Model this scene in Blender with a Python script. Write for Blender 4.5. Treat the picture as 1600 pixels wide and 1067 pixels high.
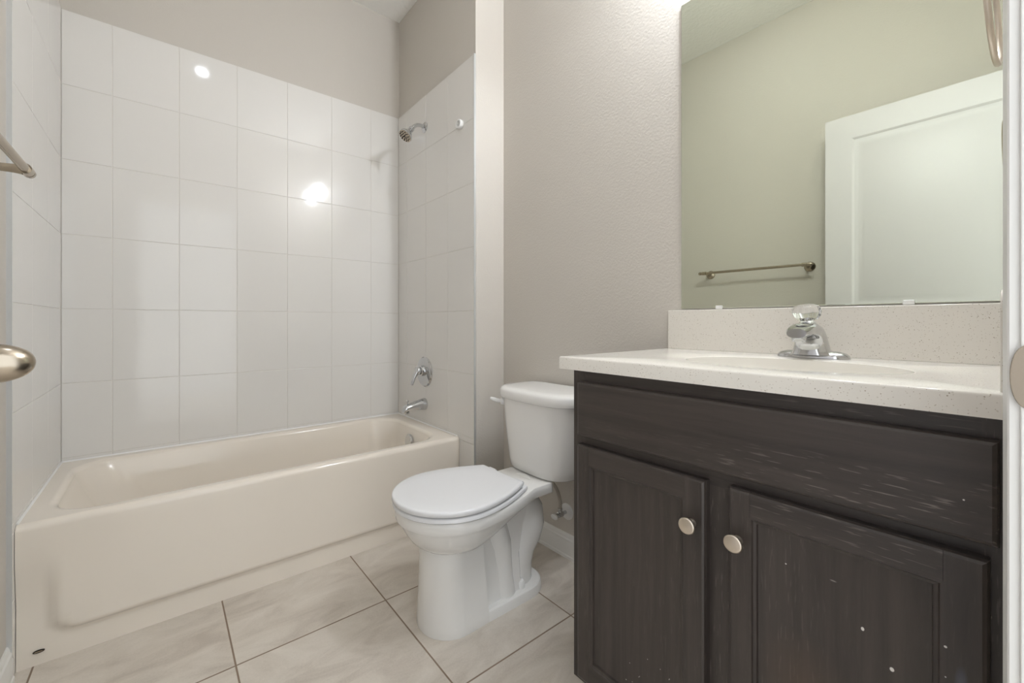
import bpy, bmesh, math, random
from mathutils import Vector, Matrix
random.seed(7)
for o in list(bpy.data.objects):
    bpy.data.objects.remove(o)
scene = bpy.context.scene
COL = scene.collection

# ------------------------------------------------------------------ camera
F, YAW, V0, CAMZ, U0 = 651.89, .9051, 503.12, 1.0054, 765.54      # px for a 1600 x 1067 frame
cd = bpy.data.cameras.new('camera')
cam = bpy.data.objects.new('camera', cd)
COL.objects.link(cam)
cam.location = (0, 0, CAMZ)
cam.rotation_euler = (math.pi / 2, 0, YAW - math.pi / 2)
cd.sensor_fit = 'HORIZONTAL'
cd.sensor_width = 36
cd.lens = F / 1600 * 36
cd.shift_x = (800 - U0) / 1600
cd.shift_y = (V0 - 533.5) / 1600
cd.clip_start = .02
scene.camera = cam

# ------------------------------------------------------------------ world / exposure
w = bpy.data.worlds.new('world')
scene.world = w
w.use_nodes = True
bg = w.node_tree.nodes['Background']
bg.inputs[0].default_value = (.93, .97, 1.0, 1)
bg.inputs[1].default_value = 1.85
vs = scene.view_settings
vs.view_transform = 'Standard'
vs.look = 'None'
vs.gamma = 1
vs.use_curve_mapping = False
vs.exposure = 0.17
VANITY_W = 300.0        # emission of the vanity light's glass shades
CAN_W = 170.0          # emission of the ceiling light's lens


# ------------------------------------------------------------------ helpers
def lin(c):
    return tuple((v / 12.92 if v <= .04045 else ((v + .055) / 1.055) ** 2.4) for v in [x / 255 for x in c]) + (1,)


def mat(name, col, rough=.5, metal=0, spec=.5, emit=None, estr=0, coat=0, trans=0, ior=1.5):
    m = bpy.data.materials.new(name)
    m.use_nodes = True
    b = m.node_tree.nodes['Principled BSDF']
    b.inputs['Base Color'].default_value = lin(col)
    b.inputs['Roughness'].default_value = rough
    b.inputs['Metallic'].default_value = metal
    b.inputs['Specular IOR Level'].default_value = spec
    b.inputs['Coat Weight'].default_value = coat
    b.inputs['Transmission Weight'].default_value = trans
    b.inputs['IOR'].default_value = ior
    if emit:
        b.inputs['Emission Color'].default_value = lin(emit)
        b.inputs['Emission Strength'].default_value = estr
    return m


def N(m, t, **kw):
    n = m.node_tree.nodes.new(t)
    for k, v in kw.items():
        if k.startswith('i_'):
            n.inputs[int(k[2:])].default_value = v
        else:
            setattr(n, k, v)
    return n


def L(m, a, ai, b, bi):
    m.node_tree.links.new(a.outputs[ai], b.inputs[bi])


def bsdf(m):
    return m.node_tree.nodes['Principled BSDF']


def add_bump(m, scale, dist, strength=1, detail=3, coord='Object', rough=.5):
    tc = N(m, 'ShaderNodeTexCoord')
    nz = N(m, 'ShaderNodeTexNoise')
    nz.inputs['Scale'].default_value = scale
    nz.inputs['Detail'].default_value = detail
    nz.inputs['Roughness'].default_value = rough
    bp = N(m, 'ShaderNodeBump')
    bp.inputs['Strength'].default_value = strength
    bp.inputs['Distance'].default_value = dist
    L(m, tc, coord, nz, 'Vector')
    L(m, nz, 'Fac', bp, 'Height')
    L(m, bp, 'Normal', bsdf(m), 'Normal')
    return tc, nz, bp


class MB:
    """collects geometry for one mesh"""
    def __init__(s):
        s.v, s.f = [], []

    def add(s, vs_, fs):
        o = len(s.v)
        s.v += [tuple(x) for x in vs_]
        s.f += [tuple(i + o for i in f) for f in fs]

    def box(s, x0, x1, y0, y1, z0, z1):
        v = [(x, y, z) for x in (x0, x1) for y in (y0, y1) for z in (z0, z1)]
        s.add(v, [(0, 1, 3, 2), (4, 6, 7, 5), (0, 4, 5, 1), (2, 3, 7, 6), (0, 2, 6, 4), (1, 5, 7, 3)])
        return s

    def loft(s, rings, cap0=True, cap1=True):
        n = len(rings[0])
        vs_ = [p for r in rings for p in r]
        fs = []
        for k in range(len(rings) - 1):
            for i in range(n):
                j = (i + 1) % n
                fs.append((k * n + i, k * n + j, (k + 1) * n + j, (k + 1) * n + i))
        if cap0:
            fs.append(tuple(range(n))[::-1])
        if cap1:
            fs.append(tuple(range((len(rings) - 1) * n, len(rings) * n)))
        s.add(vs_, fs)
        return s

    def lathe(s, prof, org, axis, n=32, cap0=True, cap1=True):
        a = Vector(axis).normalized()
        t = Vector((0, 0, 1)) if abs(a.z) < .9 else Vector((1, 0, 0))
        e1 = a.cross(t).normalized()
        e2 = a.cross(e1)
        org = Vector(org)
        rings = [[org + a * h + (e1 * math.cos(2 * math.pi * i / n) + e2 * math.sin(2 * math.pi * i / n)) * max(r, 1e-5)
                  for i in range(n)] for r, h in prof]
        return s.loft(rings, cap0, cap1)

    def tube(s, path, rad, n=16, squash=None, closed=False):
        P = [Vector(p) for p in path]
        m = len(P)
        R = rad if isinstance(rad, (list, tuple)) else [rad] * m
        up = None
        rings = []
        for i in range(m):
            if closed:
                t = (P[(i + 1) % m] - P[i - 1]).normalized()
            else:
                t = (P[min(i + 1, m - 1)] - P[max(i - 1, 0)]).normalized()
            if up is None:
                up = Vector((0, 0, 1)) if abs(t.z) < .9 else Vector((0, 1, 0))
                if closed:
                    up = Vector((0, 1, 0)) if abs(t.y) < .9 else up
            e1 = (up - t * up.dot(t)).normalized()
            e2 = t.cross(e1)
            up = e1
            q = squash or (1, 1)
            rings.append([P[i] + (e1 * math.cos(2 * math.pi * k / n) * q[0] + e2 * math.sin(2 * math.pi * k / n) * q[1]) * R[i]
                          for k in range(n)])
        if closed:
            rings.append(rings[0])
            return s.loft(rings, False, False)
        return s.loft(rings)

    def prism(s, poly, d0, d1, axis):
        """poly of 2-D points extruded along axis 'x','y','z'"""
        def p3(a, b, d):
            return {'x': (d, a, b), 'y': (a, d, b), 'z': (a, b, d)}[axis]
        return s.loft([[p3(a, b, d0) for a, b in poly], [p3(a, b, d1) for a, b in poly]])

    def build(s, name, m, parent=None, smooth=True, ang=35, bevel=0, seg=2, weld=False):
        me = bpy.data.meshes.new(name)
        me.from_pydata(s.v, [], s.f)
        bm = bmesh.new()
        bm.from_mesh(me)
        if weld:
            bmesh.ops.remove_doubles(bm, verts=bm.verts, dist=1e-5)
        bmesh.ops.recalc_face_normals(bm, faces=bm.faces)
        bm.to_mesh(me)
        bm.free()
        me.materials.append(m)
        if smooth:
            for p in me.polygons:
                p.use_smooth = True
            me.set_sharp_from_angle(angle=math.radians(ang))
        o = bpy.data.objects.new(name, me)
        COL.objects.link(o)
        if bevel:
            b = o.modifiers.new('bevel', 'BEVEL')
            b.width = bevel
            b.segments = seg
            b.limit_method = 'ANGLE'
            b.angle_limit = math.radians(40)
            b.harden_normals = True
        if parent:
            o.parent = parent
            o.matrix_parent_inverse = Matrix.Translation(parent.location).inverted()
        return o


def box(name, m, b, parent=None, bevel=0, seg=2):
    return MB().box(*b).build(name, m, parent, bevel=bevel, seg=seg)


def thing(name, label, cat, loc, group=None):
    o = bpy.data.objects.new(name, None)
    o.empty_display_size = .05
    COL.objects.link(o)
    o.location = loc
    o['label'] = label
    o['category'] = cat
    if group:
        o['group'] = group
    return o


def struct(o, label=None, cat=None):
    o['kind'] = 'structure'
    if label:
        o['label'] = label
    if cat:
        o['category'] = cat
    return o


def sroot(name, label, cat, loc):
    return struct(thing(name, label, cat, loc))


def rrect(x0, x1, y0, y1, r, z, n=8):
    pts = []
    for cx, cy, a0 in ((x1 - r, y1 - r, 0), (x0 + r, y1 - r, 90), (x0 + r, y0 + r, 180), (x1 - r, y0 + r, 270)):
        for k in range(n + 1):
            a = math.radians(a0 + 90 * k / n)
            pts.append((cx + r * math.cos(a), cy + r * math.sin(a), z))
    return pts


def ell(cx, cy, a, b, z, n=64, p=2.0):
    out = []
    for k in range(n):
        t = 2 * math.pi * k / n
        c, s_ = math.cos(t), math.sin(t)
        out.append((cx + a * math.copysign(abs(c) ** (2 / p), c), cy + b * math.copysign(abs(s_) ** (2 / p), s_), z))
    return out


# ------------------------------------------------------------------ materials
M = {}
M['paint'] = mat('greige_paint', (204, 198, 189), .55, spec=.3)
add_bump(M['paint'], 130, .0016, .55, 2)
M['ceil'] = mat('ceiling_paint', (243, 241, 236), .8, spec=.2)
add_bump(M['ceil'], 45, .004, .8, 2)
M['trimpaint'] = mat('white_trim_paint', (232, 231, 227), .3)
M['doorpaint'] = mat('white_door_paint', (207, 203, 203), .4)
M['tile'] = mat('glossy_wall_tile', (229, 226, 221), .07)
add_bump(M['tile'], 5, .0012, .3, 1)
M['grout'] = mat('tile_grout', (222, 217, 209), .8)
M['tub'] = mat('enamel_tub', (236, 227, 214), .13)
M['china'] = mat('toilet_china', (233, 231, 227), .07)
M['seat'] = mat('white_seat_plastic', (230, 230, 231), .18)
M['chrome'] = mat('chrome', (205, 206, 207), .06, 1)
M['nickel'] = mat('brushed_nickel', (180, 169, 153), .24, 1)
M['knobnickel'] = mat('satin_nickel_knob', (222, 211, 196), .33, 1)
M['darkmetal'] = mat('dark_metal', (60, 58, 54), .4, 1)
M['steel'] = mat('edge_trim_metal', (214, 216, 216), .35, .55)
M['white'] = mat('white_plastic', (236, 235, 232), .3)
M['acryl'] = mat('clear_acrylic', (250, 250, 250), .03, trans=1, ior=1.49)
M['mirror'] = mat('mirror_silver', (221, 226, 211), .0, 1)
M['glassedge'] = mat('mirror_edge', (170, 184, 174), .2)
M['glassedge'].diffuse_color = (.3, .5, .4, 1)
M['black'] = mat('black_gap', (22, 20, 19), .6)
M['hose'] = mat('supply_hose', (186, 178, 166), .4)
M['shade'] = mat('frosted_shade', (255, 250, 240), .4, emit=(240, 246, 255), estr=VANITY_W)
M['lens'] = mat('lamp_lens', (255, 250, 240), .4, emit=(240, 246, 255), estr=CAN_W)


def make_floor_mat():
    m = mat('porcelain_floor', (184, 172, 156), .38)
    tc = N(m, 'ShaderNodeTexCoord')
    sep = N(m, 'ShaderNodeSeparateXYZ')
    L(m, tc, 'Object', sep, 0)
    g = .4659
    masks = []
    ids = []
    for ax, off in ((0, .1693), (1, 1.4193 - .4659 * 2)):
        a = N(m, 'ShaderNodeMath', operation='SUBTRACT', i_1=off)
        L(m, sep, ax, a, 0)
        d = N(m, 'ShaderNodeMath', operation='DIVIDE', i_1=g)
        L(m, a, 0, d, 0)
        fl = N(m, 'ShaderNodeMath', operation='FLOOR')
        L(m, d, 0, fl, 0)
        ids.append(fl)
        fr = N(m, 'ShaderNodeMath', operation='FRACT')
        L(m, d, 0, fr, 0)
        s1 = N(m, 'ShaderNodeMath', operation='SUBTRACT', i_1=.5)
        L(m, fr, 0, s1, 0)
        ab = N(m, 'ShaderNodeMath', operation='ABSOLUTE')
        L(m, s1, 0, ab, 0)
        masks.append(ab)
    mx = N(m, 'ShaderNodeMath', operation='MAXIMUM')
    L(m, masks[0], 0, mx, 0)
    L(m, masks[1], 0, mx, 1)
    mr = N(m, 'ShaderNodeMapRange')
    mr.inputs[1].default_value = .5 - .0060
    mr.inputs[2].default_value = .5 - .0042
    L(m, mx, 0, mr, 0)
    # cloudy stone veining, shifted per tile
    cmb = N(m, 'ShaderNodeCombineXYZ')
    L(m, ids[0], 0, cmb, 0)
    L(m, ids[1], 0, cmb, 1)
    wn = N(m, 'ShaderNodeTexWhiteNoise', noise_dimensions='3D')
    L(m, cmb, 0, wn, 0)
    sc = N(m, 'ShaderNodeVectorMath', operation='SCALE')
    sc.inputs['Scale'].default_value = 6
    L(m, wn, 'Color', sc, 0)
    ad = N(m, 'ShaderNodeVectorMath', operation='ADD')
    L(m, tc, 'Object', ad, 0)
    L(m, sc, 0, ad, 1)
    mp = N(m, 'ShaderNodeMapping')
    mp.inputs['Rotation'].default_value = (0, 0, .5)
    mp.inputs['Scale'].default_value = (1, 2.4, 1)
    L(m, ad, 0, mp, 0)
    n1 = N(m, 'ShaderNodeTexNoise')
    n1.inputs['Scale'].default_value = 4.5
    n1.inputs['Detail'].default_value = 8
    n1.inputs['Roughness'].default_value = .62
    n1.inputs['Distortion'].default_value = .8
    L(m, mp, 0, n1, 'Vector')
    n2 = N(m, 'ShaderNodeTexNoise')
    n2.inputs['Scale'].default_value = 190
    n2.inputs['Detail'].default_value = 3
    L(m, tc, 'Object', n2, 'Vector')
    mixn = N(m, 'ShaderNodeMath', operation='MULTIPLY_ADD', i_1=.22)
    L(m, n2, 'Fac', mixn, 0)
    L(m, n1, 'Fac', mixn, 2)
    cr = N(m, 'ShaderNodeValToRGB')
    e = cr.color_ramp.elements
    e[0].position, e[0].color = .42, lin((191, 181, 169))
    e[1].position, e[1].color = .82, lin((219, 211, 200))
    em = e.new(.6)
    em.color = lin((207, 198, 186))
    L(m, mixn, 0, cr, 0)
    mix = N(m, 'ShaderNodeMix', data_type='RGBA')
    L(m, mr, 0, mix, 0)
    L(m, cr, 0, mix, 6)
    mix.inputs[7].default_value = lin((140, 122, 104))
    L(m, mix, 2, bsdf(m), 'Base Color')
    rr = N(m, 'ShaderNodeMapRange')
    rr.inputs[3].default_value = .38
    rr.inputs[4].default_value = .9
    L(m, mr, 0, rr, 0)
    L(m, rr, 0, bsdf(m), 'Roughness')
    inv = N(m, 'ShaderNodeMath', operation='MULTIPLY_ADD', i_1=-1.0, i_2=1.0)
    L(m, mr, 0, inv, 0)
    bp = N(m, 'ShaderNodeBump')
    bp.inputs['Strength'].default_value = .6
    bp.inputs['Distance'].default_value = .002
    L(m, inv, 0, bp, 'Height')
    L(m, bp, 0, bsdf(m), 'Normal')
    return m


M['floor'] = make_floor_mat()


def make_counter_mat():
    m = mat('speckled_cultured_stone', (228, 220, 207), .16)
    tc = N(m, 'ShaderNodeTexCoord')
    out = None
    base = lin((229, 224, 215))
    prev = None
    for sc, th, col in ((300, .02, (168, 156, 140)), (240, .10, (210, 203, 192)), (420, .12, (194, 184, 170))):
        vo = N(m, 'ShaderNodeTexVoronoi')
        vo.inputs['Scale'].default_value = sc
        L(m, tc, 'Object', vo, 'Vector')
        wn = N(m, 'ShaderNodeTexWhiteNoise', noise_dimensions='3D')
        L(m, vo, 'Position', wn, 0)
        lt = N(m, 'ShaderNodeMath', operation='LESS_THAN', i_1=th + .04)
        L(m, wn, 'Value', lt, 0)
        dd = N(m, 'ShaderNodeMath', operation='LESS_THAN', i_1=.27)
        L(m, vo, 'Distance', dd, 0)
        mu = N(m, 'ShaderNodeMath', operation='MULTIPLY')
        L(m, lt, 0, mu, 0)
        L(m, dd, 0, mu, 1)
        mix = N(m, 'ShaderNodeMix', data_type='RGBA')
        L(m, mu, 0, mix, 0)
        if prev is None:
            mix.inputs[6].default_value = base
        else:
            L(m, prev, 2, mix, 6)
        mix.inputs[7].default_value = lin(col)
        prev = mix
    L(m, prev, 2, bsdf(m), 'Base Color')
    return m


M['counter'] = make_counter_mat()
M['basin'] = mat('sink_basin_gloss', (242, 238, 230), .1)


def make_wood(name, vertical, specks=(), seed=0.0, scuff=0.35, worn_end=False):
    """dark espresso oak; grain along z (vertical) or y"""
    m = mat(name, (62, 55, 50), .36)
    tc = N(m, 'ShaderNodeTexCoord')
    mp = N(m, 'ShaderNodeMapping')
    mp.inputs['Location'].default_value = (seed, seed * 1.7, seed * .6)
    mp.inputs['Scale'].default_value = (1, 1, .055) if vertical else (1, .055, 1)
    L(m, tc, 'Object', mp, 0)
    n1 = N(m, 'ShaderNodeTexNoise')
    n1.inputs['Scale'].default_value = 42
    n1.inputs['Detail'].default_value = 6
    n1.inputs['Roughness'].default_value = .65
    n1.inputs['Distortion'].default_value = .35
    L(m, mp, 0, n1, 'Vector')
    cr = N(m, 'ShaderNodeValToRGB')
    e = cr.color_ramp.elements
    e[0].position, e[0].color = .3, lin((50, 44, 41))
    e[1].position, e[1].color = .72, lin((73, 65, 60))
    L(m, n1, 'Fac', cr, 0)
    # pale open-pore streaks, in patches only
    mp2 = N(m, 'ShaderNodeMapping')
    mp2.inputs['Location'].default_value = (seed * 2.3, seed, seed * 1.1)
    mp2.inputs['Scale'].default_value = (1, 1, .075) if vertical else (1, .075, 1)
    L(m, tc, 'Object', mp2, 0)
    n2 = N(m, 'ShaderNodeTexNoise')
    n2.inputs['Scale'].default_value = 300
    n2.inputs['Detail'].default_value = 2
    L(m, mp2, 0, n2, 'Vector')
    r2 = N(m, 'ShaderNodeMapRange')
    r2.inputs[1].default_value = .60
    r2.inputs[2].default_value = .68
    L(m, n2, 'Fac', r2, 0)
    n3 = N(m, 'ShaderNodeTexNoise')
    n3.inputs['Scale'].default_value = 5
    n3.inputs['Detail'].default_value = 2
    L(m, mp, 0, n3, 'Vector')
    r3 = N(m, 'ShaderNodeMapRange')
    r3.inputs[1].default_value = .40
    r3.inputs[2].default_value = .7
    r3.inputs[4].default_value = scuff
    L(m, n3, 'Fac', r3, 0)
    mu = N(m, 'ShaderNodeMath', operation='MULTIPLY')
    L(m, r2, 0, mu, 0)
    L(m, r3, 0, mu, 1)
    if worn_end:            # the finish is worn at the doorway end only
        sp_ = N(m, 'ShaderNodeSeparateXYZ')
        L(m, tc, 'Object', sp_, 0)
        ry = N(m, 'ShaderNodeMapRange')
        ry.inputs[1].default_value = .14
        ry.inputs[2].default_value = .42
        ry.inputs[3].default_value = 1
        ry.inputs[4].default_value = .08
        L(m, sp_, 1, ry, 0)
        m2 = N(m, 'ShaderNodeMath', operation='MULTIPLY')
        L(m, mu, 0, m2, 0)
        L(m, ry, 0, m2, 1)
        mu = m2
    mix = N(m, 'ShaderNodeMix', data_type='RGBA')
    L(m, mu, 0, mix, 0)
    L(m, cr, 0, mix, 6)
    mix.inputs[7].default_value = lin((168, 158, 148))
    prev = mix

    def blob(prev, y, z, ry, rz, col, soft, amt):
        cm = N(m, 'ShaderNodeVectorMath', operation='SUBTRACT')
        cm.inputs[1].default_value = (0, y, z)
        L(m, tc, 'Object', cm, 0)
        di = N(m, 'ShaderNodeVectorMath', operation='DIVIDE')
        di.inputs[1].default_value = (1e6, ry, rz)
        L(m, cm, 0, di, 0)
        ln = N(m, 'ShaderNodeVectorMath', operation='LENGTH')
        L(m, di, 0, ln, 0)
        r = N(m, 'ShaderNodeMapRange')
        r.inputs[1].default_value = 1 - soft
        r.inputs[2].default_value = 1
        r.inputs[3].default_value = amt
        r.inputs[4].default_value = 0
        L(m, ln, 'Value', r, 0)
        mx = N(m, 'ShaderNodeMix', data_type='RGBA')
        L(m, r, 0, mx, 0)
        L(m, prev, 2, mx, 6)
        mx.inputs[7].default_value = lin(col)
        return mx
    for (y, z, ry, rz, col, soft, amt) in specks:
        prev = blob(prev, y, z, ry, rz, col, soft, amt)
    L(m, prev, 2, bsdf(m), 'Base Color')
    bp = N(m, 'ShaderNodeBump')
    bp.inputs['Strength'].default_value = .35
    bp.inputs['Distance'].default_value = .001
    L(m, n1, 'Fac', bp, 'Height')
    L(m, bp, 0, bsdf(m), 'Normal')
    return m


PW = (225, 222, 216)
M['woodh'] = make_wood('espresso_oak_drawer', False, [(.046, .775, .0012, .0012, PW, .3, 1)], 1.3, .62, True)
M['woodf'] = make_wood('espresso_oak_frame', True, (), 4.1, .15)
M['woodrail'] = make_wood('espresso_oak_rail', False, [(.062, .64, .0022, .0016, PW, .3, 1)], 8.2, .9, True)
M['woodd1'] = make_wood('espresso_oak_left_door', True,
                        [(.50 + .055 * math.sin(i * 2.4), .235 + .04 * math.cos(i * 3.7), .0009, .0009, PW, .3, .8) for i in range(12)], 2.2, .12)
M['woodd2'] = make_wood('espresso_oak_right_door', True,
                        [(.147, .545, .0022, .0032, PW, .3, 1), (.115, .505, .0028, .0034, PW, .3, 1), (.062, .575, .0018, .0018, PW, .3, 1),
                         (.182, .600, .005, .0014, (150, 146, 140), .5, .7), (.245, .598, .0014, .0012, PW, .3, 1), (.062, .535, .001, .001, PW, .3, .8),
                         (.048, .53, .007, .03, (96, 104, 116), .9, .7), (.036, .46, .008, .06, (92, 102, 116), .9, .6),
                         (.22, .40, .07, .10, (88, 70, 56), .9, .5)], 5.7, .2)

# ------------------------------------------------------------------ room
XL, XP, XW, YB, YE, ZC, ZT = -.3315, 1.1925, 1.3672, 2.47, 1.6445, 2.935, 2.3126
TT = .010                       # tile thickness
YEL = 1.745                     # tile edge on the left wall
TW, TH = .2365, .3129
Y0W = 0.0                       # room face of the front wall
DECK = .42

struct(box('floor', M['floor'], (XL - .15, XW + .1, -2.2, YB + .1, -.05, 0)))
struct(box('ceiling', M['ceil'], (XL - .15, XW + .1, -.14, YB + .15, ZC, ZC + .05)))


def tiles(mb, org, ud, vd, nd, u_edges, v_edges, gap=.0018, bev=.0014):
    """bevelled tiles laid on a grid, each a hair out of plane"""
    org, ud, vd, nd = map(Vector, (org, ud, vd, nd))
    for a in range(len(u_edges) - 1):
        for b in range(len(v_edges) - 1):
            u0, u1, v0, v1 = u_edges[a] + gap / 2, u_edges[a + 1] - gap / 2, v_edges[b] + gap / 2, v_edges[b + 1] - gap / 2
            if u1 - u0 < .008 or v1 - v0 < .008:
                continue
            tu, tv = random.gauss(0, .0006), random.gauss(0, .0006)
            um, vm = (u0 + u1) / 2, (v0 + v1) / 2

            def P(u, v, d):
                return org + ud * u + vd * v + nd * (d + (tu * (u - um) + tv * (v - vm) if d > -.004 else 0))
            r = []
            for d, ins in ((-TT, 0), (-.0012, 0), (-.0003, bev * .45), (0, bev)):
                r.append([P(u0 + ins, v0 + ins, d), P(u1 - ins, v0 + ins, d), P(u1 - ins, v1 - ins, d), P(u0 + ins, v1 - ins, d)])
            mb.loft(r, False, True)


vrows = sorted([ZT - k * TH for k in range(0, 7)] + [DECK - .012])
vrows = [z for z in vrows if z > DECK - .02]

# back wall
wb = sroot('wall_back', 'greige wall behind the bathtub, white tile below', 'wall', (.43, YB, 0))
box('paint', M['paint'], (XL - .15, XW + .1, YB + TT, YB + .12, 0, ZC), wb)
xe = [XL] + [-.1731 + k * TW for k in range(6)] + [XP]
tb = MB()
tiles(tb, (0, YB, 0), (1, 0, 0), (0, 0, 1), (0, -1, 0), xe, vrows)
tb.build('tile_panel', M['tile'], wb, smooth=False)
box('grout_bed', M['grout'], (XL - .002, XP + .002, YB + .0016, YB + TT + .001, DECK - .02, ZT - .001), wb)

# plumbing-side wall (thicker than the toilet wall, ends in a short return)
ws = sroot('wall_shower', 'wall with the shower fittings at the drain end of the bathtub', 'wall', (XP, 2.1, 0))
MB().prism([(XP + TT, YE), (XP + TT, YB + .02), (XW + .1, YB + .02), (XW + .1, YE - .025), (XW, YE - .016)], 0, ZC, 'z').build('paint', M['paint'], ws)
ye = [YE + k * TW for k in range(4)] + [YB]
tb = MB()
tiles(tb, (XP, 0, 0), (0, 1, 0), (0, 0, 1), (-1, 0, 0), ye, vrows)
tiles(tb, (XP, 0, 0), (0, 1, 0), (0, 0, 1), (-1, 0, 0), [YE, 1.80], [.003, DECK - .205, DECK - .012])
tb.build('tile_panel', M['tile'], ws, smooth=False)
MB().box(XP + .0016, XP + TT + .001, YE + .001, YB, DECK - .02, ZT - .001).box(XP + .0016, XP + TT + .001, YE + .001, 1.80, 0, DECK).build('grout_bed', M['grout'], ws)
box('edge_trim', M['steel'], (XP - .0012, XP + TT, YE - .0025, YE + .0005, 0, ZT + .001), ws)

# toilet / mirror wall
struct(box('wall_right', M['paint'], (XW, XW + .1, -.14, YE - .0165, 0, ZC)))

# left wall
wl = sroot('wall_left', 'left wall with tile beside the bathtub and paint beyond', 'wall', (XL, 1, 0))
box('paint', M['paint'], (XL - .12, XL - TT, -.14, YB + .02, 0, ZC), wl)
ye = [YEL + k * TW for k in range(4)] + [YB]
tb = MB()
tiles(tb, (XL, 0, 0), (0, 1, 0), (0, 0, 1), (1, 0, 0), ye, vrows, gap=.0009, bev=.0006)
tiles(tb, (XL, 0, 0), (0, 1, 0), (0, 0, 1), (1, 0, 0), [YEL, 1.80], [.003, DECK - .205, DECK - .012])
tb.build('tile_panel', M['tile'], wl, smooth=False)
MB().box(XL - TT - .001, XL - .0016, YEL + .001, YB, DECK - .02, ZT - .001).box(XL - TT - .001, XL - .0016, YEL + .001, 1.80, 0, DECK).build('grout_bed', M['grout'], wl)
box('edge_trim', M['steel'], (XL - TT, XL + .0012, YEL - .0025, YEL + .0005, 0, ZT + .001), wl)

# front wall with the doorway the camera stands in
JX, HX, DH = .60, -.1985, 2.115          # latch jamb face, hinge jamb face, head height
wf = sroot('wall_front', 'wall with the doorway, beside the vanity', 'wall', (1, 0, 0))
MB().box(JX + .018, XW + .1, -.12, Y0W, 0, ZC).box(XL - .12, HX - .018, -.12, Y0W, 0, ZC).box(HX - .018, JX + .018, -.12, Y0W, DH + .018, ZC).build('paint', M['paint'], wf)

# door lining and casing: trim_1
tr = sroot('trim_1', 'white doorway lining and casing beside the vanity', 'door frame', (JX, 0, 0))
jm = MB()
jm.box(JX, JX + .018, -.12, .0005, 0, DH)
jm.box(HX - .018, HX, -.12, .0005, 0, DH)
jm.box(HX - .018, JX + .018, -.12, .0005, DH, DH + .018)
jm.box(JX - .010, JX, -.085, -.045, 0, DH)
jm.build('jamb', M['trimpaint'], tr, bevel=.0012)
prof = [(.0035, 0), (.0035, .0066), (.005, .0079), (.013, .0090), (.016, .0102), (.026, .0108), (.030, .0098), (.042, .0104), (.055, .0104), (.058, .009), (.058, 0)]
cs = MB()
cs.prism([(JX + a, b) for a, b in prof], 0, DH + .03, 'z')
cs.prism([(HX - a, b) for a, b in prof], 0, DH + .03, 'z')
cs.loft([[(x, b, DH + a) for a, b in prof] for x in (HX - .058, JX + .058)])
cs.build('casing', M['trimpaint'], tr, ang=20)
sp = MB()
pts = []
for k in range(25):
    a = math.radians(-90 + 180 * k / 24)
    pts.append((-.006 + .0125 * max(0, math.cos(a)) ** .75, .957 + .0285 * math.sin(a)))
pts += [(-.034, .957 + .0285), (-.034, .957 - .0285)]
sp.prism(pts, JX - .0022, JX + .0006, 'x')
stp = sp.build('strike_plate', M['nickel'], tr, bevel=.0006)
stp['label'] = 'brushed nickel strike plate'

# baseboards
bbp = [(0, 0), (.016, 0), (.016, .012), (.0135, .016), (.0135, .062), (.0115, .068), (.0115, .078), (.008, .084), (.0065, .094), (.003, .1005), (0, .1005)]
b = MB()
b.loft([[(XW - a, y, z) for a, z in bbp] for y in (.714, YE - .017)])
struct(b.build('baseboard_right', M['trimpaint'], ang=20))
b = MB()
b.loft([[(XL - TT + a, y, z) for a, z in bbp] for y in (.02, YEL - .002)])
struct(b.build('baseboard_left', M['trimpaint'], ang=20))
b = MB()
b.loft([[(XP + TT + s * .17, YE - a - s * .016, z) for a, z in bbp] for s in (0, .92)])
struct(b.build('baseboard_back', M['trimpaint'], ang=20))

# ------------------------------------------------------------------ open door (hinged by the camera, lies along the left wall)
DX, DY0, DY1, DZ0, DZ1, DT = -.155, -.088, .668, .012, 2.104, .035
dr = sroot('door_1', 'white panelled door standing open along the left wall, seen in the mirror', 'door', (DX - DT, DY0, 0))


def panelled(x_face, sgn, y0, y1, z0, z1, panels):
    """one face of the door: flat with sunk moulded panels"""
    mb = MB()
    ys = sorted({y0, y1} | {q for p in panels for q in p[:2]})
    zs = sorted({z0, z1} | {q for p in panels for q in p[2:]})
    for i in range(len(ys) - 1):
        for j in range(len(zs) - 1):
            c = ((ys[i] + ys[i + 1]) / 2, (zs[j] + zs[j + 1]) / 2)
            if any(p[0] < c[0] < p[1] and p[2] < c[1] < p[3] for p in panels):
                continue
            mb.add([(x_face, ys[i], zs[j]), (x_face, ys[i + 1], zs[j]), (x_face, ys[i + 1], zs[j + 1]), (x_face, ys[i], zs[j + 1])], [(0, 1, 2, 3)])
    for (a, b_, c, d) in panels:
        rings = []
        for ins, dep in ((0, 0), (.004, .002), (.010, .0065), (.020, .009), (.030, .009), (.048, .0045), (.050, .004)):
            x = x_face - sgn * dep
            rings.append([(x, a + ins, c + ins), (x, b_ - ins, c + ins), (x, b_ - ins, d - ins), (x, a + ins, d - ins)])
        mb.loft(rings, False, True)
    return mb


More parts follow.
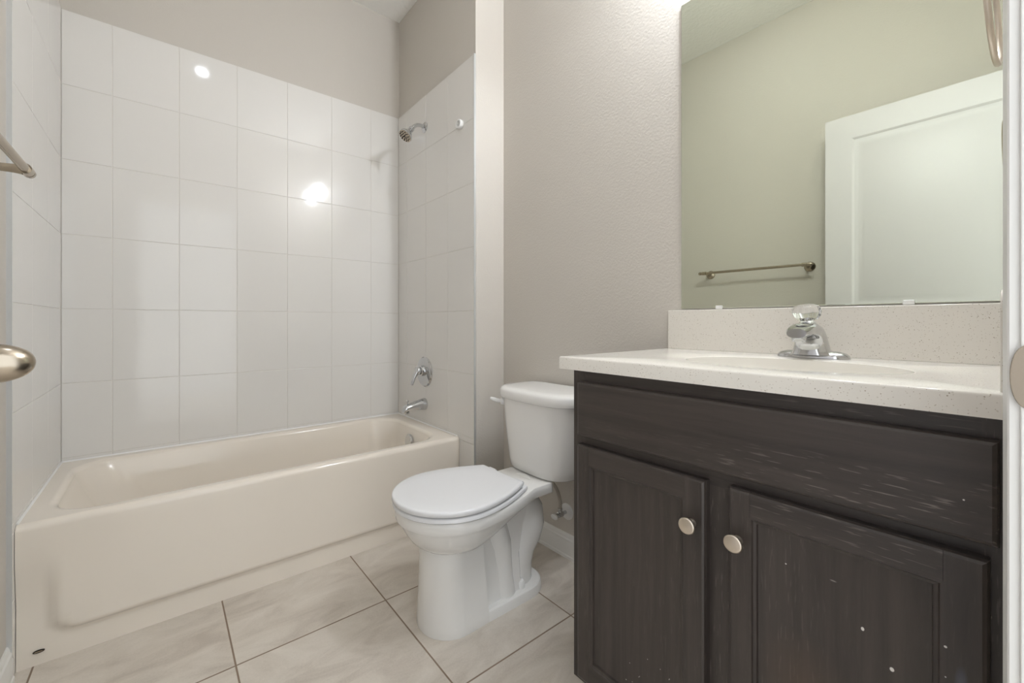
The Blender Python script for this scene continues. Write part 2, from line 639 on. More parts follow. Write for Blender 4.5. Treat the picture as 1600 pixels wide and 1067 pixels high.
pan = [(DY0 + .112, DY1 - .112, 1.09, DZ1 - .122), (DY0 + .112, DY1 - .112, .22, .92)]
fb = panelled(DX, 1, DY0, DY1, DZ0, DZ1, pan)
f2 = panelled(DX - DT, -1, DY0, DY1, DZ0, DZ1, pan)
fb.add(f2.v, f2.f)
for (a, b_, c, d) in ((DY0, DY0, DZ0, DZ1), (DY1, DY1, DZ0, DZ1)):
    fb.add([(DX, a, c), (DX - DT, a, c), (DX - DT, a, d), (DX, a, d)], [(0, 1, 2, 3)])
for z in (DZ0, DZ1):
    fb.add([(DX, DY0, z), (DX - DT, DY0, z), (DX - DT, DY1, z), (DX, DY1, z)], [(0, 1, 2, 3)])
fb.build('slab', M['doorpaint'], dr, ang=20, weld=True)
for sx in (1, -1):
    xf = DX if sx > 0 else DX - DT
    k = MB()
    k.lathe([(.030, 0), (.030, .004), (.026, .008), (.011, .011)], (xf, .60, .966), (sx, 0, 0), 40)
    k.lathe([(.009, .005), (.009, .014), (.012, .018)], (xf, .60, .966), (sx, 0, 0), 32)
    o = k.build('handle_rose' if sx > 0 else 'back_handle_rose', M['nickel'], dr)
    if sx > 0:
        kn = MB()
        rg = []
        for i in range(25):
            t = math.pi * i / 24
            rg.append((max(1e-4, .0188 * math.sin(t) ** .92), .0275 - .0295 * math.cos(t)))
        kn.lathe(rg, (xf, .60, .966), (sx, 0, 0), 48)
        kn.build('door_knob', M['nickel'], dr, ang=60)['label'] = 'brushed nickel egg shaped knob'
for z in (.25, 1.06, 1.88):
    MB().lathe([(.006, -.045), (.006, .045)], (DX - DT + .008, DY0 - .0065, z), (0, 0, 1), 16).build('hinge', M['nickel'], dr)

# ------------------------------------------------------------------ bathtub
tub = thing('bathtub', 'white alcove bathtub with a plain apron beside the toilet', 'bathtub', (.43, 2.12, 0))
TY0, TYB = 1.770, YB - .001
TX0, TX1 = XL + .001, XP - .001
sh = MB()
IX0, IX1, IY0, IY1 = TX0 + .060, TX1 - .085, TY0 + .062, TYB - .055
rings = [rrect(TX0, TX1, TY0 + .019, TYB, .004, DECK - .04),
         rrect(TX0, TX1, TY0 + .019, TYB, .004, DECK),
         rrect(TX0 + .004, TX1 - .004, TY0 + .021, TYB - .003, .004, DECK)]
for k in range(8):
    a = math.radians(86 * k / 7)
    off, z = -.020 + .022 * math.sin(a), -.022 * (1 - math.cos(a))
    rings.append(rrect(IX0 + off, IX1 - off, IY0 + off, IY1 - off, .13, DECK + z))
for s in (.0, .15, .3, .45, .6, .72):
    z = DECK - .03 - s * .42
    rings.append(rrect(IX0 + .008 + s * .20, IX1 - .008 - s * .08, IY0 + .007 + s * .065, IY1 - .007 - s * .065, .13, z))
rings.append(rrect(IX0 + .19, IX1 - .09, IY0 + .07, IY1 - .07, .11, .075))
rings.append(rrect(IX0 + .22, IX1 - .15, IY0 + .12, IY1 - .12, .08, .062))
sh.loft(rings, False, True)
sh.build('basin', M['tub'], tub, ang=50)
# apron: sunken border round a slightly proud field, top edge rolled over onto the deck
ap = MB()
nx, xs = 90, []
cols = [TX0 + (TX1 - TX0) * i / nx for i in range(nx + 1)]
prof_z = [0.0, .01, .02, .03, .04, .05, .06, .065, .07, .075, .08, .085, .09, .095, .10, .11, .12, .14, .16, .18, .2, .22, .24, .26, .28, .30, .32, .34, .36, .38, .40]


def sst(a, b, x):
    t = min(1, max(0, (x - a) / (b - a)))
    return t * t * (3 - 2 * t)


def apron_off(x, z):
    # rounded-rectangle distance to the field (positive outside)
    px0, px1, pz0, r = TX0 + .075, TX1 - .075, .082, .06
    dx = max(px0 + r - x, x - (px1 - r), 0)
    dz = max(pz0 + r - z, 0)
    d = math.hypot(dx, dz) - r
    fade = 1 - sst(.15, .34, z)
    return (.019 * sst(-.012, .012, d)) * fade


grid = []
for z in prof_z:
    grid.append([(x, TY0 - .008 * (1 - sst(0, .4, z)) + apron_off(x, z), z) for x in cols])
for k in range(1, 8):
    a = math.radians(90 * k / 7)
    grid.append([(x, TY0 + .021 * (1 - math.cos(a)), .400 + .0202 * math.sin(a)) for x in cols])
fs = []
W = nx + 1
for j in range(len(grid) - 1):
    for i in range(nx):
        fs.append((j * W + i, j * W + i + 1, (j + 1) * W + i + 1, (j + 1) * W + i))
ap.add([p for r in grid for p in r], fs)
ap.build('apron', M['tub'], tub, ang=60)
cb_ = MB()
q = .005
for tri, d0, d1, ax in (([(TYB, DECK), (TYB - q, DECK), (TYB, DECK + q)], TX0, TX1, 'x'),):
    cb_.prism(tri, d0, d1, ax)
for x0_, sx in ((XL + .0002, 1), (XP - .0002, -1)):
    cb_.prism([(x0_, DECK), (x0_ + sx * q, DECK), (x0_, DECK + q)], TY0 + .02, TYB, 'y')
cb_.build('caulk', M['white'], tub, smooth=False)
# overflow plate on the drain-end wall
ov = MB()
od = Vector((-1, 0, .16)).normalized()
ov.lathe([(.036, -.004), (.036, .006), (.033, .009), (.012, .0105), (.004, .009)], (IX1 - .026, 2.105, .345), od, 36)
ov.build('overflow_plate', M['chrome'], tub)['label'] = 'round chrome overflow plate'
bd = MB()
bd.loft([[(-.285 + .0125 * math.cos(t), 1.7806 - .0018 * q, .040 + .0042 * math.sin(t)) for t in [2 * math.pi * i / 28 for i in range(28)]] for q in (0, 1.6)])
bo = bd.build('oval_badge', M['darkmetal'], tub)
bd = MB()
bd.loft([[(-.285 + .009 * math.cos(t), 1.7806 - .0018 * q, .040 + .0018 * math.sin(t)) for t in [2 * math.pi * i / 28 for i in range(28)]] for q in (0, 1.9)])
bd.build('badge_center', M['nickel'], bo)

# ------------------------------------------------------------------ tub and shower fittings
TYC = 2.126
t = thing('tub_valve', 'chrome round tub valve with a lever handle above the spout', 'faucet valve', (XP, TYC, .72))
MB().lathe([(.086, 0), (.086, .003), (.080, .010), (.055, .014), (.040, .015)], (XP, TYC, .719), (-1, 0, 0), 48).build('escutcheon', M['chrome'], t)
MB().lathe([(.030, .012), (.029, .030), (.025, .034)], (XP, TYC, .725), (-1, 0, 0), 32).build('hub', M['chrome'], t)
lv = MB()
lv.lathe([(.010, .030), (.022, .034), (.0245, .045), (.021, .056), (.010, .062)], (XP, TYC, .727), (-1, 0, 0), 32)
lv.tube([(XP - .050, TYC, .727), (XP - .060, TYC, .712), (XP - .072, TYC + .002, .688), (XP - .078, TYC + .003, .665), (XP - .082, TYC + .003, .648)],
        [.015, .0135, .011, .0095, .007], 16, (1, 1.25))
lv.build('lever', M['chrome'], t, ang=60)
t = thing('tub_spout', 'chrome tub spout with a small diverter pull', 'spout', (XP, TYC, .53))
so = MB()
rg = []
for i, (dx, zt, zb, hw) in enumerate(((0, .038, -.030, .033), (-.006, .038, -.030, .034), (-.03, .034, -.028, .031), (-.06, .026, -.026, .028), (-.09, .019, -.026, .026),
                                      (-.118, .012, -.030, .0235), (-.132, .005, -.033, .021), (-.137, -.008, -.034, .017))):
    zc_, hz = (zt + zb) / 2, (zt - zb) / 2
    rg.append([(XP + dx, TYC + hw * math.cos(a), .530 + zc_ + hz * math.sin(a)) for a in [2 * math.pi * k / 28 for k in range(28)]])
so.loft(rg)
so.lathe([(.017, 0), (.017, .010)], (XP - .118, TYC, .492), (0, 0, 1), 24)
so.build('body', M['chrome'], t, ang=50)
dv = MB()
dv.lathe([(.003, 0), (.003, .014), (.0075, .019), (.0085, .023), (.005, .027)], (XP - .112, TYC, .540), (0, 0, 1), 20)
dv.build('diverter_knob', M['chrome'], t)

t = thing('shower_head', 'chrome shower head on a bent arm high on the tiled wall', 'shower head', (XP, TYC, 2.13))
MB().lathe([(.030, 0), (.030, .003), (.024, .008), (.012, .011)], (XP, TYC, 2.128), (-1, 0, 0), 32).build('flange', M['chrome'], t)
path = [(XP, TYC, 2.130), (XP - .03, TYC, 2.132), (XP - .05, TYC, 2.128), (XP - .068, TYC, 2.116), (XP - .084, TYC, 2.098)]
MB().tube(path, .0105, 18).build('arm', M['chrome'], t)
hd = Vector((-.62, -.03, -.78)).normalized()
h0 = Vector(path[-1])
hb = MB()
hb.lathe([(.012, -.006), (.016, 0), (.016, .012), (.012, .015), (.0135, .024), (.019, .029), (.029, .046), (.038, .058), (.041, .064), (.041, .070)], h0, hd, 40)
hb.build('head', M['chrome'], t, ang=30)
fc = MB()
fc.lathe([(.0375, .069), (.0375, .0715), (.034, .073)], h0, hd, 40)
face = fc.build('spray_face', M['nickel'], t)
e1 = hd.cross(Vector((0, 1, 0))).normalized()
e2 = hd.cross(e1)
nz = MB()
for rr, n in ((.0285, 12), (.0165, 7), (.005, 3)):
    for k in range(n):
        a = 2 * math.pi * k / n
        nz.lathe([(.0040, .0715), (.0036, .0752)], h0 + (e1 * math.cos(a) + e2 * math.sin(a)) * rr, hd, 8)
nz.build('nozzles', M['black'], face)

t = thing('rod_socket', 'white round shower rod socket on the tile right of the shower head', 'rod socket', (XP, 1.753, 2.005))
MB().lathe([(.0225, 0), (.0225, .020), (.020, .022), (.0165, .022), (.0155, .020), (.0155, .004), (1e-4, .004)], (XP, 1.753, 2.005), (-1, 0, 0), 36, True, False).build('cup', M['white'], t)
MB().lathe([(.004, .004), (.004, .007), (.001, .008)], (XP, 1.753, 2.005), (-1, 0, 0), 14).build('screw', M['steel'], t)

# ------------------------------------------------------------------ toilet
TC = 1.207
toi = thing('toilet', 'white two-piece toilet with its lid down between tub and vanity', 'toilet', (.92, TC, 0))


def outl(xf, xc, hw, xb, hb, z, nf=40, ns=14, pw=1.9, ext=0.0, flare=0.0, cr=.012):
    """closed egg outline: elliptical nose towards -x, sides easing to a straight back"""
    half = []
    for k in range(nf + 1):
        a = math.radians(90 * k / nf)
        half.append((xc - (xc - xf) * math.cos(a), hw * math.sin(a)))
    xm = xb - ext
    for k in range(1, ns + 1):
        s = k / ns
        half.append((xc + (xm - xc) * s, hw - (hw - hb) * s ** pw))
    for k in range(1, 4):
        s = k / 3
        half.append((xm + (ext - cr) * s if ext else xm, hb))
    for k in range(1, 5):
        a = math.radians(90 * k / 4)
        xx = xb - cr + cr * math.sin(a)
        half.append((xx, hb - cr + cr * math.cos(a)))
    pts = [(x, TC + y, z) for x, y in half]
    pts += [(x, TC - y, z) for x, y in reversed(half[1:])]
    return pts


LIDS = dict(xc=.775, pw=1.75, cr=.010)


def lid_ring(ins, z):
    return outl(.578 + ins, .775, .187 - ins, 1.008 - ins, .116 - ins, z, pw=1.75, cr=.004)


ld = MB()
ld.loft([lid_ring(.012, .4222), lid_ring(.002, .4226), lid_ring(0, .4250), lid_ring(0, .4335), lid_ring(.0012, .4368), lid_ring(.004, .4390),
         lid_ring(.010, .4402), lid_ring(.05, .4412), lid_ring(.10, .4418)])
ld.build('seat_lid', M['seat'], toi, ang=45)['label'] = 'white plastic lid, closed'


def seat_ring(ins, z):
    return outl(.581 + ins, .775, .186 - ins, 1.035 - ins, .108 - ins, z, pw=1.8, cr=.02)


st = MB()
st.loft([seat_ring(.014, .4018), seat_ring(.003, .4022), seat_ring(0, .4050), seat_ring(0, .4125), seat_ring(.002, .4160), seat_ring(.006, .4178), seat_ring(.02, .4186)])
st.build('seat', M['seat'], toi, ang=45)
for s in (-1, 1):
    hg = MB()
    hg.box(1.006, 1.034, TC + s * .078 - .014, TC + s * .078 + .014, .402, .426)
    hg.tube([(1.020, TC + s * .078 - .018, .4235), (1.020, TC + s * .078 + .018, .4235)], .0085, 16)
    hg.build('hinge', M['seat'], toi, bevel=.003)


def rim_ring(ins, z, xb=1.172):
    return outl(.590 + ins, .775, .181 - ins, xb - ins, .114 - ins * .8, z, pw=1.7, ext=.10, cr=.02)


rm = MB()
rm.loft([rim_ring(.020, .3618), rim_ring(.0012, .3626), rim_ring(0, .3645), rim_ring(-.001, .384), rim_ring(.0005, .3955), rim_ring(.003, .3988), rim_ring(.008, .400)])
# bulge of the bowl under the rim band
def bul(z, ins, xb, hb):
    return outl(.590 + ins, .775 + ins * .25, .181 - ins * .92, xb, hb, z, pw=1.35, cr=.03)


rm.loft([bul(.368, .013, 1.10, .098), bul(.355, .0145, 1.08, .095), bul(.335, .021, 1.05, .09), bul(.312, .033, 1.01, .08), bul(.290, .048, .98, .07),
         bul(.270, .072, .95, .06), bul(.255, .10, .93, .05), bul(.246, .125, .91, .045)])


# pedestal
def ped(z, xf, hw, xb, hb):
    return outl(xf, .765, hw, xb, hb, z, pw=1.0, cr=.012, ns=8)


rm.loft([ped(0, .662, .108, .862, .107), ped(.004, .661, .109, .862, .108), ped(.03, .6625, .1075, .862, .106), ped(.12, .666, .101, .856, .099), ped(.21, .669, .096, .850, .094),
         ped(.28, .672, .094, .846, .092), ped(.33, .70, .09, .84, .08)])


# foot flange behind the pedestal
def foot(z, ins):
    h = .107 - ins
    p = []
    for k in range(33):
        a = math.radians(-90 + 180 * k / 32)
        p.append((1.045 + (.118 - ins) * math.copysign(abs(math.cos(a)) ** .85, math.cos(a)), TC + h * math.copysign(abs(math.sin(a)) ** .85, math.sin(a)), z))
    return p + [(.80, TC + h, z), (.80, TC - h, z)]


rm.loft([foot(0, 0), foot(.022, .001), foot(.030, .004), foot(.034, .010)])
# inner web and the exposed trapway
rm.loft([[(x, TC + y, z) for x, y in ((.80, -h), (xr - .03, -h), (xr, -h * .6), (xr, h * .6), (xr - .03, h), (.80, h))] for z, h, xr in ((.02, .082, 1.08), (.07, .074, 1.06), (.16, .066, 1.06), (.25, .064, 1.08), (.37, .078, 1.11))])
rm.tube([(1.050, TC, .0), (1.052, TC, .05), (1.057, TC, .10), (1.072, TC, .15), (1.098, TC, .19), (1.112, TC, .23), (1.108, TC, .27), (1.088, TC, .31), (1.06, TC, .35), (1.05, TC, .38)],
        [.074, .070, .068, .069, .073, .076, .074, .068, .066, .07], 32, (1.0, 1.18))
rm.tube([(.90, TC, .33), (.935, TC, .27), (.955, TC, .21), (.962, TC, .15), (.965, TC, .09), (.968, TC, .03)], [.060, .062, .060, .058, .060, .066], 28, (1.0, 1.42))
rm.build('bowl', M['china'], toi, ang=32)
for s in (-1, 1):
    MB().lathe([(.016, 0), (.016, .006), (.015, .020), (.011, .027), (.003, .029)], (1.035, TC + s * .071, .032), (0, 0, 1), 24).build('bolt_cap', M['white'], toi)


def tank_ring(z, half, xf, xb=1.352, nf=3.3, nb=9):
    xm = 1.285
    out = []
    for k in range(72):
        a = 2 * math.pi * k / 72
        c, s = math.cos(a), math.sin(a)
        n = nf if c < 0 else nb
        ax = (xm - xf) if c < 0 else (xb - xm)
        out.append((xm + math.copysign(abs(c) ** (2 / n), c) * ax, TC + math.copysign(abs(s) ** (2 / n), s) * half, z))
    return out


tk = MB()
tk.loft([tank_ring(.401, 0.1430, 1.155), tank_ring(.4025, 0.1570, 1.142), tank_ring(.409, 0.1650, 1.136), tank_ring(.44, 0.1710, 1.133), tank_ring(.52, 0.1860, 1.130), tank_ring(.60, 0.1990, 1.127),
         tank_ring(.66, 0.2070, 1.126), tank_ring(.690, 0.2100, 1.126)])
tk.build('tank', M['china'], toi, ang=45)
tl = MB()
tl.loft([tank_ring(.688, 0.2150, 1.118), tank_ring(.691, 0.2205, 1.113), tank_ring(.702, 0.2220, 1.111), tank_ring(.720, 0.2215, 1.112), tank_ring(.728, 0.2170, 1.117), tank_ring(.7325, 0.2090, 1.126), tank_ring(.735, .17, 1.15), tank_ring(.736, .10, 1.22)])
tl.build('tank_lid', M['china'], toi, ang=50)
nl = Vector((-.72, .69, 0)).normalized()
p0 = Vector((1.170, TC + .190, .662))
fl = MB()
fl.lathe([(.0165, -.006), (.0165, .006), (.013, .010), (.006, .011)], p0, nl, 28)
tg = Vector((-.5, .86, .06)).normalized()
fl.tube([p0 + nl * .008, p0 + nl * .014 + tg * .012, p0 + nl * .017 + tg * .028 + Vector((0, 0, .004)), p0 + nl * .018 + tg * .040 + Vector((0, 0, .007))], [.007, .0085, .0075, .005], 16, (1.1, .7))
fl.build('flush_lever', M['white'], toi)

# shut-off valve
WY, WZ = 1.205, .192
t = thing('shutoff_valve', 'small water supply valve with a hose on the wall behind the toilet', 'valve', (XW, WY, WZ))
MB().lathe([(.034, 0), (.034, .002), (.026, .007), (.010, .009)], (XW, WY, WZ), (-1, 0, 0), 32).build('escutcheon', M['white'], t)
vb = MB()
vb.lathe([(.0075, .005), (.0075, .03), (.012, .032), (.012, .056), (.008, .058), (.006, .075)], (XW, WY, WZ), (-1, 0, 0), 24)
vb.lathe([(.008, 0), (.008, .016), (.010, .018), (.010, .026)], (XW - .044, WY, WZ), (0, 0, 1), 20)
vb.build('body', M['chrome'], t)
hr = MB()
hr.loft([[(XW - .072 - d, WY + .018 * k_ * math.cos(a), WZ - .001 + .011 * k_ * math.sin(a)) for a in [2 * math.pi * i / 28 for i in range(28)]] for d, k_ in ((0, .8), (.003, 1), (.009, 1), (.012, .75))])
hr.build('oval_handle', M['white'], t)
hp = [(XW - .044, WY, WZ + .024), (XW - .045, WY, WZ + .06), (XW - .055, WY + .012, WZ + .11), (XW - .075, WY + .04, WZ + .15), (XW - .095, WY + .075, WZ + .180), (XW - .10, WY + .09, WZ + .200)]
hh = MB()
# smooth the hose path
cp = [Vector(p) for p in hp]
sm = []
for i in range(len(cp) - 1):
    a, b_, c, d = cp[max(i - 1, 0)], cp[i], cp[i + 1], cp[min(i + 2, len(cp) - 1)]
    for k in range(6):
        u = k / 6
        sm.append(.5 * ((2 * b_) + (c - a) * u + (2 * a - 5 * b_ + 4 * c - d) * u * u + (3 * b_ - a - 3 * c + d) * u ** 3))
sm.append(cp[-1])
hh.tube(sm, .0072, 14)
hh.build('supply_hose', M['hose'], t)

# ------------------------------------------------------------------ vanity cabinet
CX0, CX1, CY0, CY1, CZ0, CZ1 = .837, XW - .002, .002, .714, .096, .884
van = thing('vanity_cabinet', 'dark espresso oak vanity cabinet with a false drawer and two doors', 'cabinet', (1.1, .36, 0))
FT = .019
cb = MB()
cb.box(CX0 + FT, CX1, CY1 - .016, CY1, CZ0, CZ1)
cb.box(CX0 + FT, CX1, CY0, CY0 + .016, CZ0, CZ1)
cb.box(CX0 + FT, CX1, CY0 + .016, CY1 - .016, CZ0, CZ0 + .016)
cb.box(CX1 - .006, CX1, CY0 + .016, CY1 - .016, CZ0 + .016, CZ1)
cb.build('carcass', M['woodf'], van, bevel=.0008)
for a, b_, z0_, z1_ in ((CY1 - .038, CY1, CZ0, CZ1), (CY0, CY0 + .030, CZ0, CZ1), (.325, .380, CZ0 + .034, .690)):
    box('frame_stile', M['woodf'], (CX0, CX0 + FT, a, b_, z0_, z1_), van)
for z0_, z1_ in ((CZ1 - .045, CZ1), (.690, .735), (CZ0, CZ0 + .034)):
    box('frame_rail', M['woodrail'], (CX0, CX0 + FT, CY0 + .030, CY1 - .038, z0_, z1_), van)
box('toe_kick', M['woodf'], (CX0 + .065, CX0 + .078, CY0, CY1 - .002, 0, CZ0), van)
box('base_side', M['woodf'], (CX0 + .078, CX1, CY1 - .018, CY1 - .002, 0, CZ0), van)
DXF = .8165       # face of the doors


def slab_front(y0, y1, z0, z1, m, name, parent):
    mb = MB()
    rg = []
    for d, ins in ((CX0 - .0006, 0), (DXF + .006, 0), (DXF + .002, .0022), (DXF, .006)):
        rg.append([(d, y0 + ins, z0 + ins), (d, y1 - ins, z0 + ins), (d, y1 - ins, z1 - ins), (d, y0 + ins, z1 - ins)])
    mb.loft(rg)
    return mb.build(name, m, parent, ang=20)


slab_front(.0165, .689, .7225, .8565, M['woodh'], 'drawer_front', van)


def cab_door(y0, y1, z0, z1, py0, py1, pz0, pz1, mpanel, ky, kz):
    root = None
    # stiles (with moulded inner edge), rails, sunk panel
    mb = MB()
    for a, b_ in ((y0, py0), (py1, y1)):
        lo, hi = a == y0, b_ == y1
        rg = []
        for d, ins in ((CX0 - .0006, 0), (DXF + .006, 0), (DXF + .002, .0022), (DXF, .006)):
            A = a + (ins if lo else 0)
            B = b_ - (ins if hi else 0)
            rg.append([(d, A, z0 + ins), (d, B, z0 + ins), (d, B, z1 - ins), (d, A, z1 - ins)])
        mb.loft(rg)
    door = mb.build('door', mpanel, van, ang=20)
    for a, b_, top in ((z0, pz0, False), (pz1, z1, True)):
        rl = MB()
        rg = []
        for d, ins in ((CX0 - .0006, 0), (DXF + .006, 0), (DXF + .002, .0022), (DXF + .00015, .006)):
            A = a + (0 if top else ins)
            B = b_ - (ins if top else 0)
            rg.append([(d, py0 + .0003, A), (d, py1 - .0003, A), (d, py1 - .0003, B), (d, py0 + .0003, B)])
        rl.loft(rg)
        rl.build('rail', M['woodrail'], door, ang=20)
    pn = MB()
    rg = []
    for ins, dep in ((0, .0002), (.003, .0002), (.005, .0035), (.0095, .0045), (.011, .0095), (.013, .0100)):
        rg.append([(DXF + dep, py0 + ins, pz0 + ins), (DXF + dep, py1 - ins, pz0 + ins), (DXF + dep, py1 - ins, pz1 - ins), (DXF + dep, py0 + ins, pz1 - ins)])
    pn.loft(rg, False, True)
    pn.build('panel', mpanel, door, ang=15)
    kb = MB()
    kb.lathe([(.0085, 0), (.0085, .002), (.0055, .006), (.0055, .011), (.0105, .0150), (.0152, .0178), (.0160, .0205), (.0152, .0228), (.0138, .0238), (.0120, .0240), (.006, .0252), (1e-4, .0256)],
             (DXF, ky, kz), (-1, 0, 0), 40)
    kb.build('knob', M['knobnickel'], door, ang=50)['label'] = 'satin nickel round knob'
    return door


d1 = cab_door(.374, .689, .118, .7005, .414, .652, .165, .657, M['woodd1'], .399, .612)
d1['label'] = 'left cabinet door, knob at its right edge'
d2 = cab_door(.0245, .332, .118, .7035, .064, .297, .165, .660, M['woodd2'], .316, .612)
d2['label'] = 'right cabinet door with paint specks, knob at its left edge'

# ------------------------------------------------------------------ countertop with integral sink
ct = thing('countertop', 'speckled off-white vanity countertop with an integral oval sink', 'countertop', (1.08, .37, .885))
KX0, KX1, KY0, KY1, KZ0, KZ1 = .812, XW - .001, .001, .742, .885, .9165
SX, SY, SA, SB = 1.055, .318, .145, .200
n = 64
rect = []
for k in range(n):
    a = 2 * math.pi * k / n
    c, s = math.cos(a), math.sin(a)
    tx = ((KX1 - .003 - SX) if c > 0 else (SX - KX0 - .003)) / max(abs(c), 1e-6)
    ty = ((KY1 - .003 - SY) if s > 0 else (SY - KY0 - .003)) / max(abs(s), 1e-6)
    q = min(tx, ty)
    rect.append([SX + c * q, SY + s * q, KZ1])
for cx_, cy_ in ((KX0 + .003, KY0 + .003), (KX0 + .003, KY1 - .003), (KX1 - .003, KY0 + .003), (KX1 - .003, KY1 - .003)):
    i = min(range(n), key=lambda j: (rect[j][0] - cx_) ** 2 + (rect[j][1] - cy_) ** 2)
    rect[i] = [cx_, cy_, KZ1]


def rim(ins, z):
    out = []
    for p in rect:
        x, y = p[0], p[1]
        x = KX0 + ins if abs(x - KX0 - .003) < 1e-6 else (KX1 - ins if abs(x - KX1 + .003) < 1e-6 else x)
        y = KY0 + ins if abs(y - KY0 - .003) < 1e-6 else (KY1 - ins if abs(y - KY1 + .003) < 1e-6 else y)
        out.append((x, y, z))
    return out


sl = MB()
sl.loft([ell(SX, SY, SA + .02, SB + .02, KZ0, n), rim(0, KZ0), rim(0, KZ1 - .004), rim(.001, KZ1 - .0012), rim(.003, KZ1), ell(SX, SY, SA + .006, SB + .006, KZ1, n), ell(SX, SY, SA, SB, KZ1 - .002, n)], False, False)
sl.build('slab', M['counter'], ct, ang=40)
bs = MB()
rg = [ell(SX, SY, SA, SB, KZ1 - .002, n)]
for q in (.05, .15, .3, .5, .7, .85, .95, 1.0):
    rr = math.cos(q * math.pi / 2) ** .62 if q < 1 else .12
    rg.append(ell(SX + .01 * q, SY, max(.02, SA * rr), max(.02, SB * rr), KZ1 - .004 - .128 * math.sin(q * math.pi / 2), n))
bs.loft(rg, False, True)
bs.build('sink_basin', M['basin'], ct, ang=60)
MB().lathe([(.023, -.002), (.023, .002), (.018, .003), (.016, .001)], (SX + .01, SY, KZ1 - .131), (0, 0, 1), 24).build('drain', M['chrome'], ct)
box('backsplash', M['counter'], (KX1 - .020, KX1, KY0, .739, KZ1 - .0005, 1.0445), ct, bevel=.002)
ss = MB()
zt = 1.0475
pr = [(KX1 - .020, KZ1 - .0005), (.834, KZ1 - .0005), (.834, zt - .03)] + [(.834 + .022 * (1 - math.cos(a)), zt - .03 + .03 * math.sin(a)) for a in [math.radians(15 * k) for k in range(1, 7)]] + [(KX1 - .020, zt)]
ss.prism(pr, KY0, .0165, 'y')
ss.build('side_splash', M['counter'], ct, bevel=.0012)

# ------------------------------------------------------------------ faucet
FX, FY, FZ = 1.275, .322, KZ1 + .0006
t = thing('sink_faucet', 'chrome sink faucet with a clear round knob on the countertop', 'faucet', (FX, FY, FZ))
bp = MB()
bp.loft([ell(FX, FY, .028 * k_, .074 * k2, FZ + z, 48, 2.6) for k_, k2, z in ((1, 1, 0), (1, 1, .004), (.94, .97, .008), (.80, .90, .013), (.55, .72, .017), (.3, .4, .019))])
bp.build('base_plate', M['chrome'], t, ang=50)
sb_ = MB()
# body: wide at the deck, sweeping up and forward into the spout
secs = [  # centre x, z ; half width y ; half depth ; tilt (radians, 0 = section horizontal)
    (FX - .004, FZ + .008, .044, .034, 0.0), (FX - .005, FZ + .018, .0375, .032, .03), (FX - .007, FZ + .034, .034, .0305, .12), (FX - .014, FZ + .051, .0315, .029, .36),
    (FX - .030, FZ + .0645, .0295, .0255, .75), (FX - .055, FZ + .0705, .0275, .0205, 1.15), (FX - .084, FZ + .0690, .0255, .0165, 1.42), (FX - .108, FZ + .0645, .0235, .0140, 1.55), (FX - .120, FZ + .062, .019, .0105, 1.57)]
rg = []
for cx_, cz_, hw, hd_, tl_ in secs:
    ring = []
    for k in range(40):
        a = 2 * math.pi * k / 40
        c, s = math.cos(a), math.sin(a)
        u = hd_ * math.copysign(abs(c) ** .8, c)
        v = hw * math.copysign(abs(s) ** .8, s)
        ring.append((cx_ + u * math.cos(tl_), FY + v, cz_ + u * math.sin(tl_)))
    rg.append(ring)
sb_.loft(rg)
sb_.build('spout_body', M['chrome'], t, ang=60)
MB().lathe([(.0135, 0), (.0145, .004), (.0145, .014)], (FX - .100, FY, FZ + .042), (0, 0, 1), 24).build('aerator', M['chrome'], t)
kx = Vector((FX - .040, FY, FZ + .084))
kd = Vector((-.16, 0, 1)).normalized()
MB().lathe([(.017, -.006), (.017, .004), (.010, .008), (.010, .020)], kx, kd, 28).build('stem', M['chrome'], t)
kb = MB()
rg = []
for r, h, fl_ in ((.012, .008, 0), (.019, .010, .02), (.0265, .020, .06), (.0290, .029, .07), (.0285, .035, .06), (.0245, .043, .03), (.015, .0475, 0), (.004, .0485, 0)):
    e1 = kd.cross(Vector((0, 1, 0))).normalized()
    e2 = kd.cross(e1)
    rg.append([kx + kd * h + (e1 * math.cos(2 * math.pi * i / 48) + e2 * math.sin(2 * math.pi * i / 48)) * r * (1 + fl_ * math.cos(8 * 2 * math.pi * i / 48)) for i in range(48)])
kb.loft(rg)
kb.build('clear_knob', M['acryl'], t, ang=50)['label'] = 'clear faceted acrylic knob'

# ------------------------------------------------------------------ mirror
MY0, MY1, MZ0, MZ1 = .004, .700, 1.0495, 2.06
mr = thing('wall_mirror', 'large frameless mirror on the wall above the vanity backsplash', 'mirror', (XW, .35, MZ0))
box('backing', M['glassedge'], (XW - .0052, XW - .0005, MY0, MY1, MZ0, MZ1), mr)
MB().add([], [])
gm = MB()
gm.add([(XW - .0055, MY0 + .001, MZ0 + .001), (XW - .0055, MY1 - .001, MZ0 + .001), (XW - .0055, MY1 - .001, MZ1 - .001), (XW - .0055, MY0 + .001, MZ1 - .001),
        (XW - .0053, MY0, MZ0), (XW - .0053, MY1, MZ0), (XW - .0053, MY1, MZ1), (XW - .0053, MY0, MZ1)],
       [(0, 1, 2, 3), (0, 4, 5, 1), (1, 5, 6, 2), (2, 6, 7, 3), (3, 7, 4, 0)])
gm.build('glass', M['mirror'], mr, smooth=False)
for y in (.580, .161):
    c = MB()
    c.box(XW - .0095, XW - .0056, y - .010, y + .010, MZ0 - .004, MZ0 + .007)
    c.build('mirror_clip', M['white'], mr, bevel=.003, seg=3)

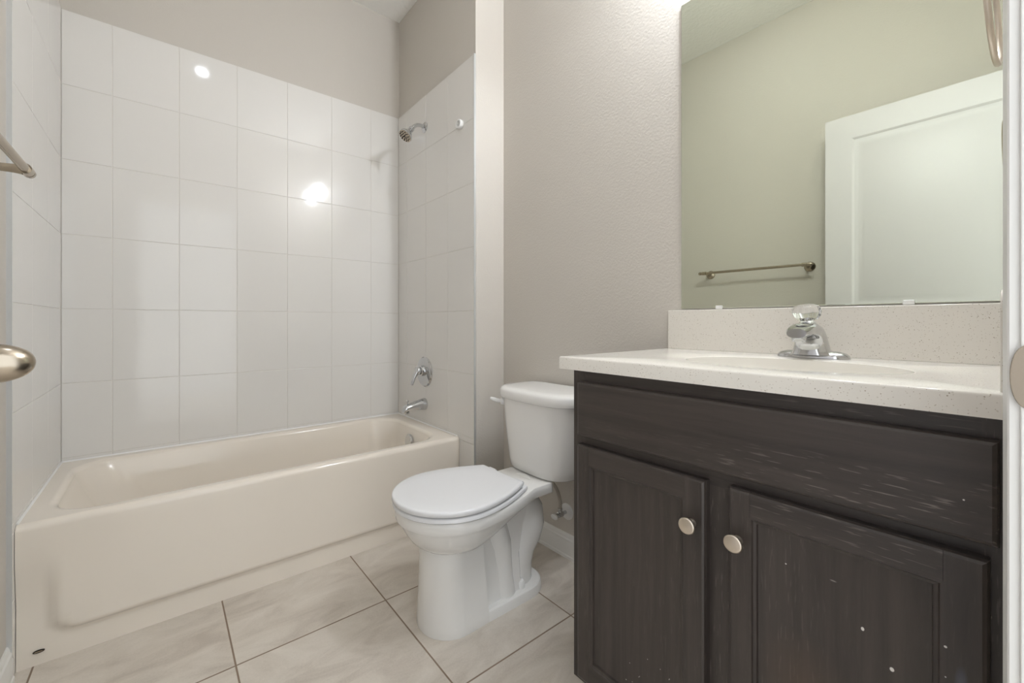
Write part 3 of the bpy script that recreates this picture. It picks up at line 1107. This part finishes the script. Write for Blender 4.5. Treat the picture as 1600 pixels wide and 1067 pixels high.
# ------------------------------------------------------------------ towel bar on the left wall
BX, BZ = -.2374, 1.3426
WLX = XL - TT
t = thing('towel_bar', 'brushed nickel towel bar on the left wall', 'towel rail', (WLX, 1.07, BZ))
MB().tube([(BX, .752, BZ), (BX, 1.392, BZ)], .0085, 24).build('bar', M['nickel'], t)
for y in (.785, 1.362):
    p = MB()
    p.lathe([(.029, 0), (.029, .004), (.026, .009), (.016, .014), (.0105, .024), (.0088, .04), (.0085, .06), (.0095, .085), (.0115, .098)], (WLX, y, BZ - .004), (1, 0, .04), 32)
    p.tube([(BX, y - .013, BZ), (BX, y + .013, BZ)], .0115, 24)
    p.build('post', M['nickel'], t, ang=50)
for y, s in ((.752, -1), (1.392, 1)):
    MB().lathe([(.0105, -.010), (.0108, 0), (.009, .004), (.003, .0055)], (BX, y, BZ), (0, s, 0), 24).build('end_cap', M['nickel'], t)

# ------------------------------------------------------------------ towel ring by the mirror
t = thing('towel_ring', 'brushed nickel towel ring hanging beside the mirror', 'towel ring', (.95, 0, 1.54))
rx, ry_, rz, rr = .953, .0256, 1.462, .078
pth = []
for k in range(72):
    a = 2 * math.pi * k / 72
    pth.append((rx + rr * math.cos(a), ry_ - .0038 * math.cos(a) + .003 * math.sin(a), rz + rr * math.sin(a)))
MB().tube(pth, .0035, 16, closed=True).build('ring', M['knobnickel'], t, ang=60)
p = MB()
p.lathe([(.024, 0), (.024, .003), (.018, .007), (.010, .011), (.008, .018), (.009, .024), (.007, .0285)], (rx, 0, rz + rr + .004), (0, 1, 0), 32)
p.build('post', M['nickel'], t, ang=50)

# ------------------------------------------------------------------ lamps (above the frame, seen in the tile reflections)
VY, VZ = .34, 2.42
t = thing('vanity_light', 'two-shade vanity light on the wall above the mirror', 'wall lamp', (XW, VY, VZ))
box('back_plate', M['nickel'], (XW - .022, XW, VY - .25, VY + .25, VZ - .035, VZ + .035), t, bevel=.004)
for k in (-1, 1):
    y = VY + k * .14
    MB().tube([(XW - .02, y, VZ), (XW - .07, y, VZ + .005), (XW - .095, y, VZ - .01), (XW - .10, y, VZ - .03)], .008, 14).build('arm', M['nickel'], t)
    s = MB()
    s.lathe([(.014, -.02)] + [(max(.001, .040 * math.sin(math.radians(q))), -.060 + .040 * math.cos(math.radians(q))) for q in range(16, 181, 12)], (XW - .10, y, VZ), (0, 0, 1), 32)
    s.build('glass_shade', M['shade'], t, ang=60)
t = thing('ceiling_light', 'round recessed ceiling light near the doorway', 'ceiling lamp', (.241, 1.05, ZC))
MB().lathe([(.085, 0), (.085, .004), (.070, .008), (.031, .005)], (.241, 1.05, ZC), (0, 0, -1), 40).build('trim_ring', M['white'], t)
MB().lathe([(.030, .004), (.030, .0075), (.02, .009)], (.241, 1.05, ZC), (0, 0, -1), 40).build('lens', M['lens'], t)
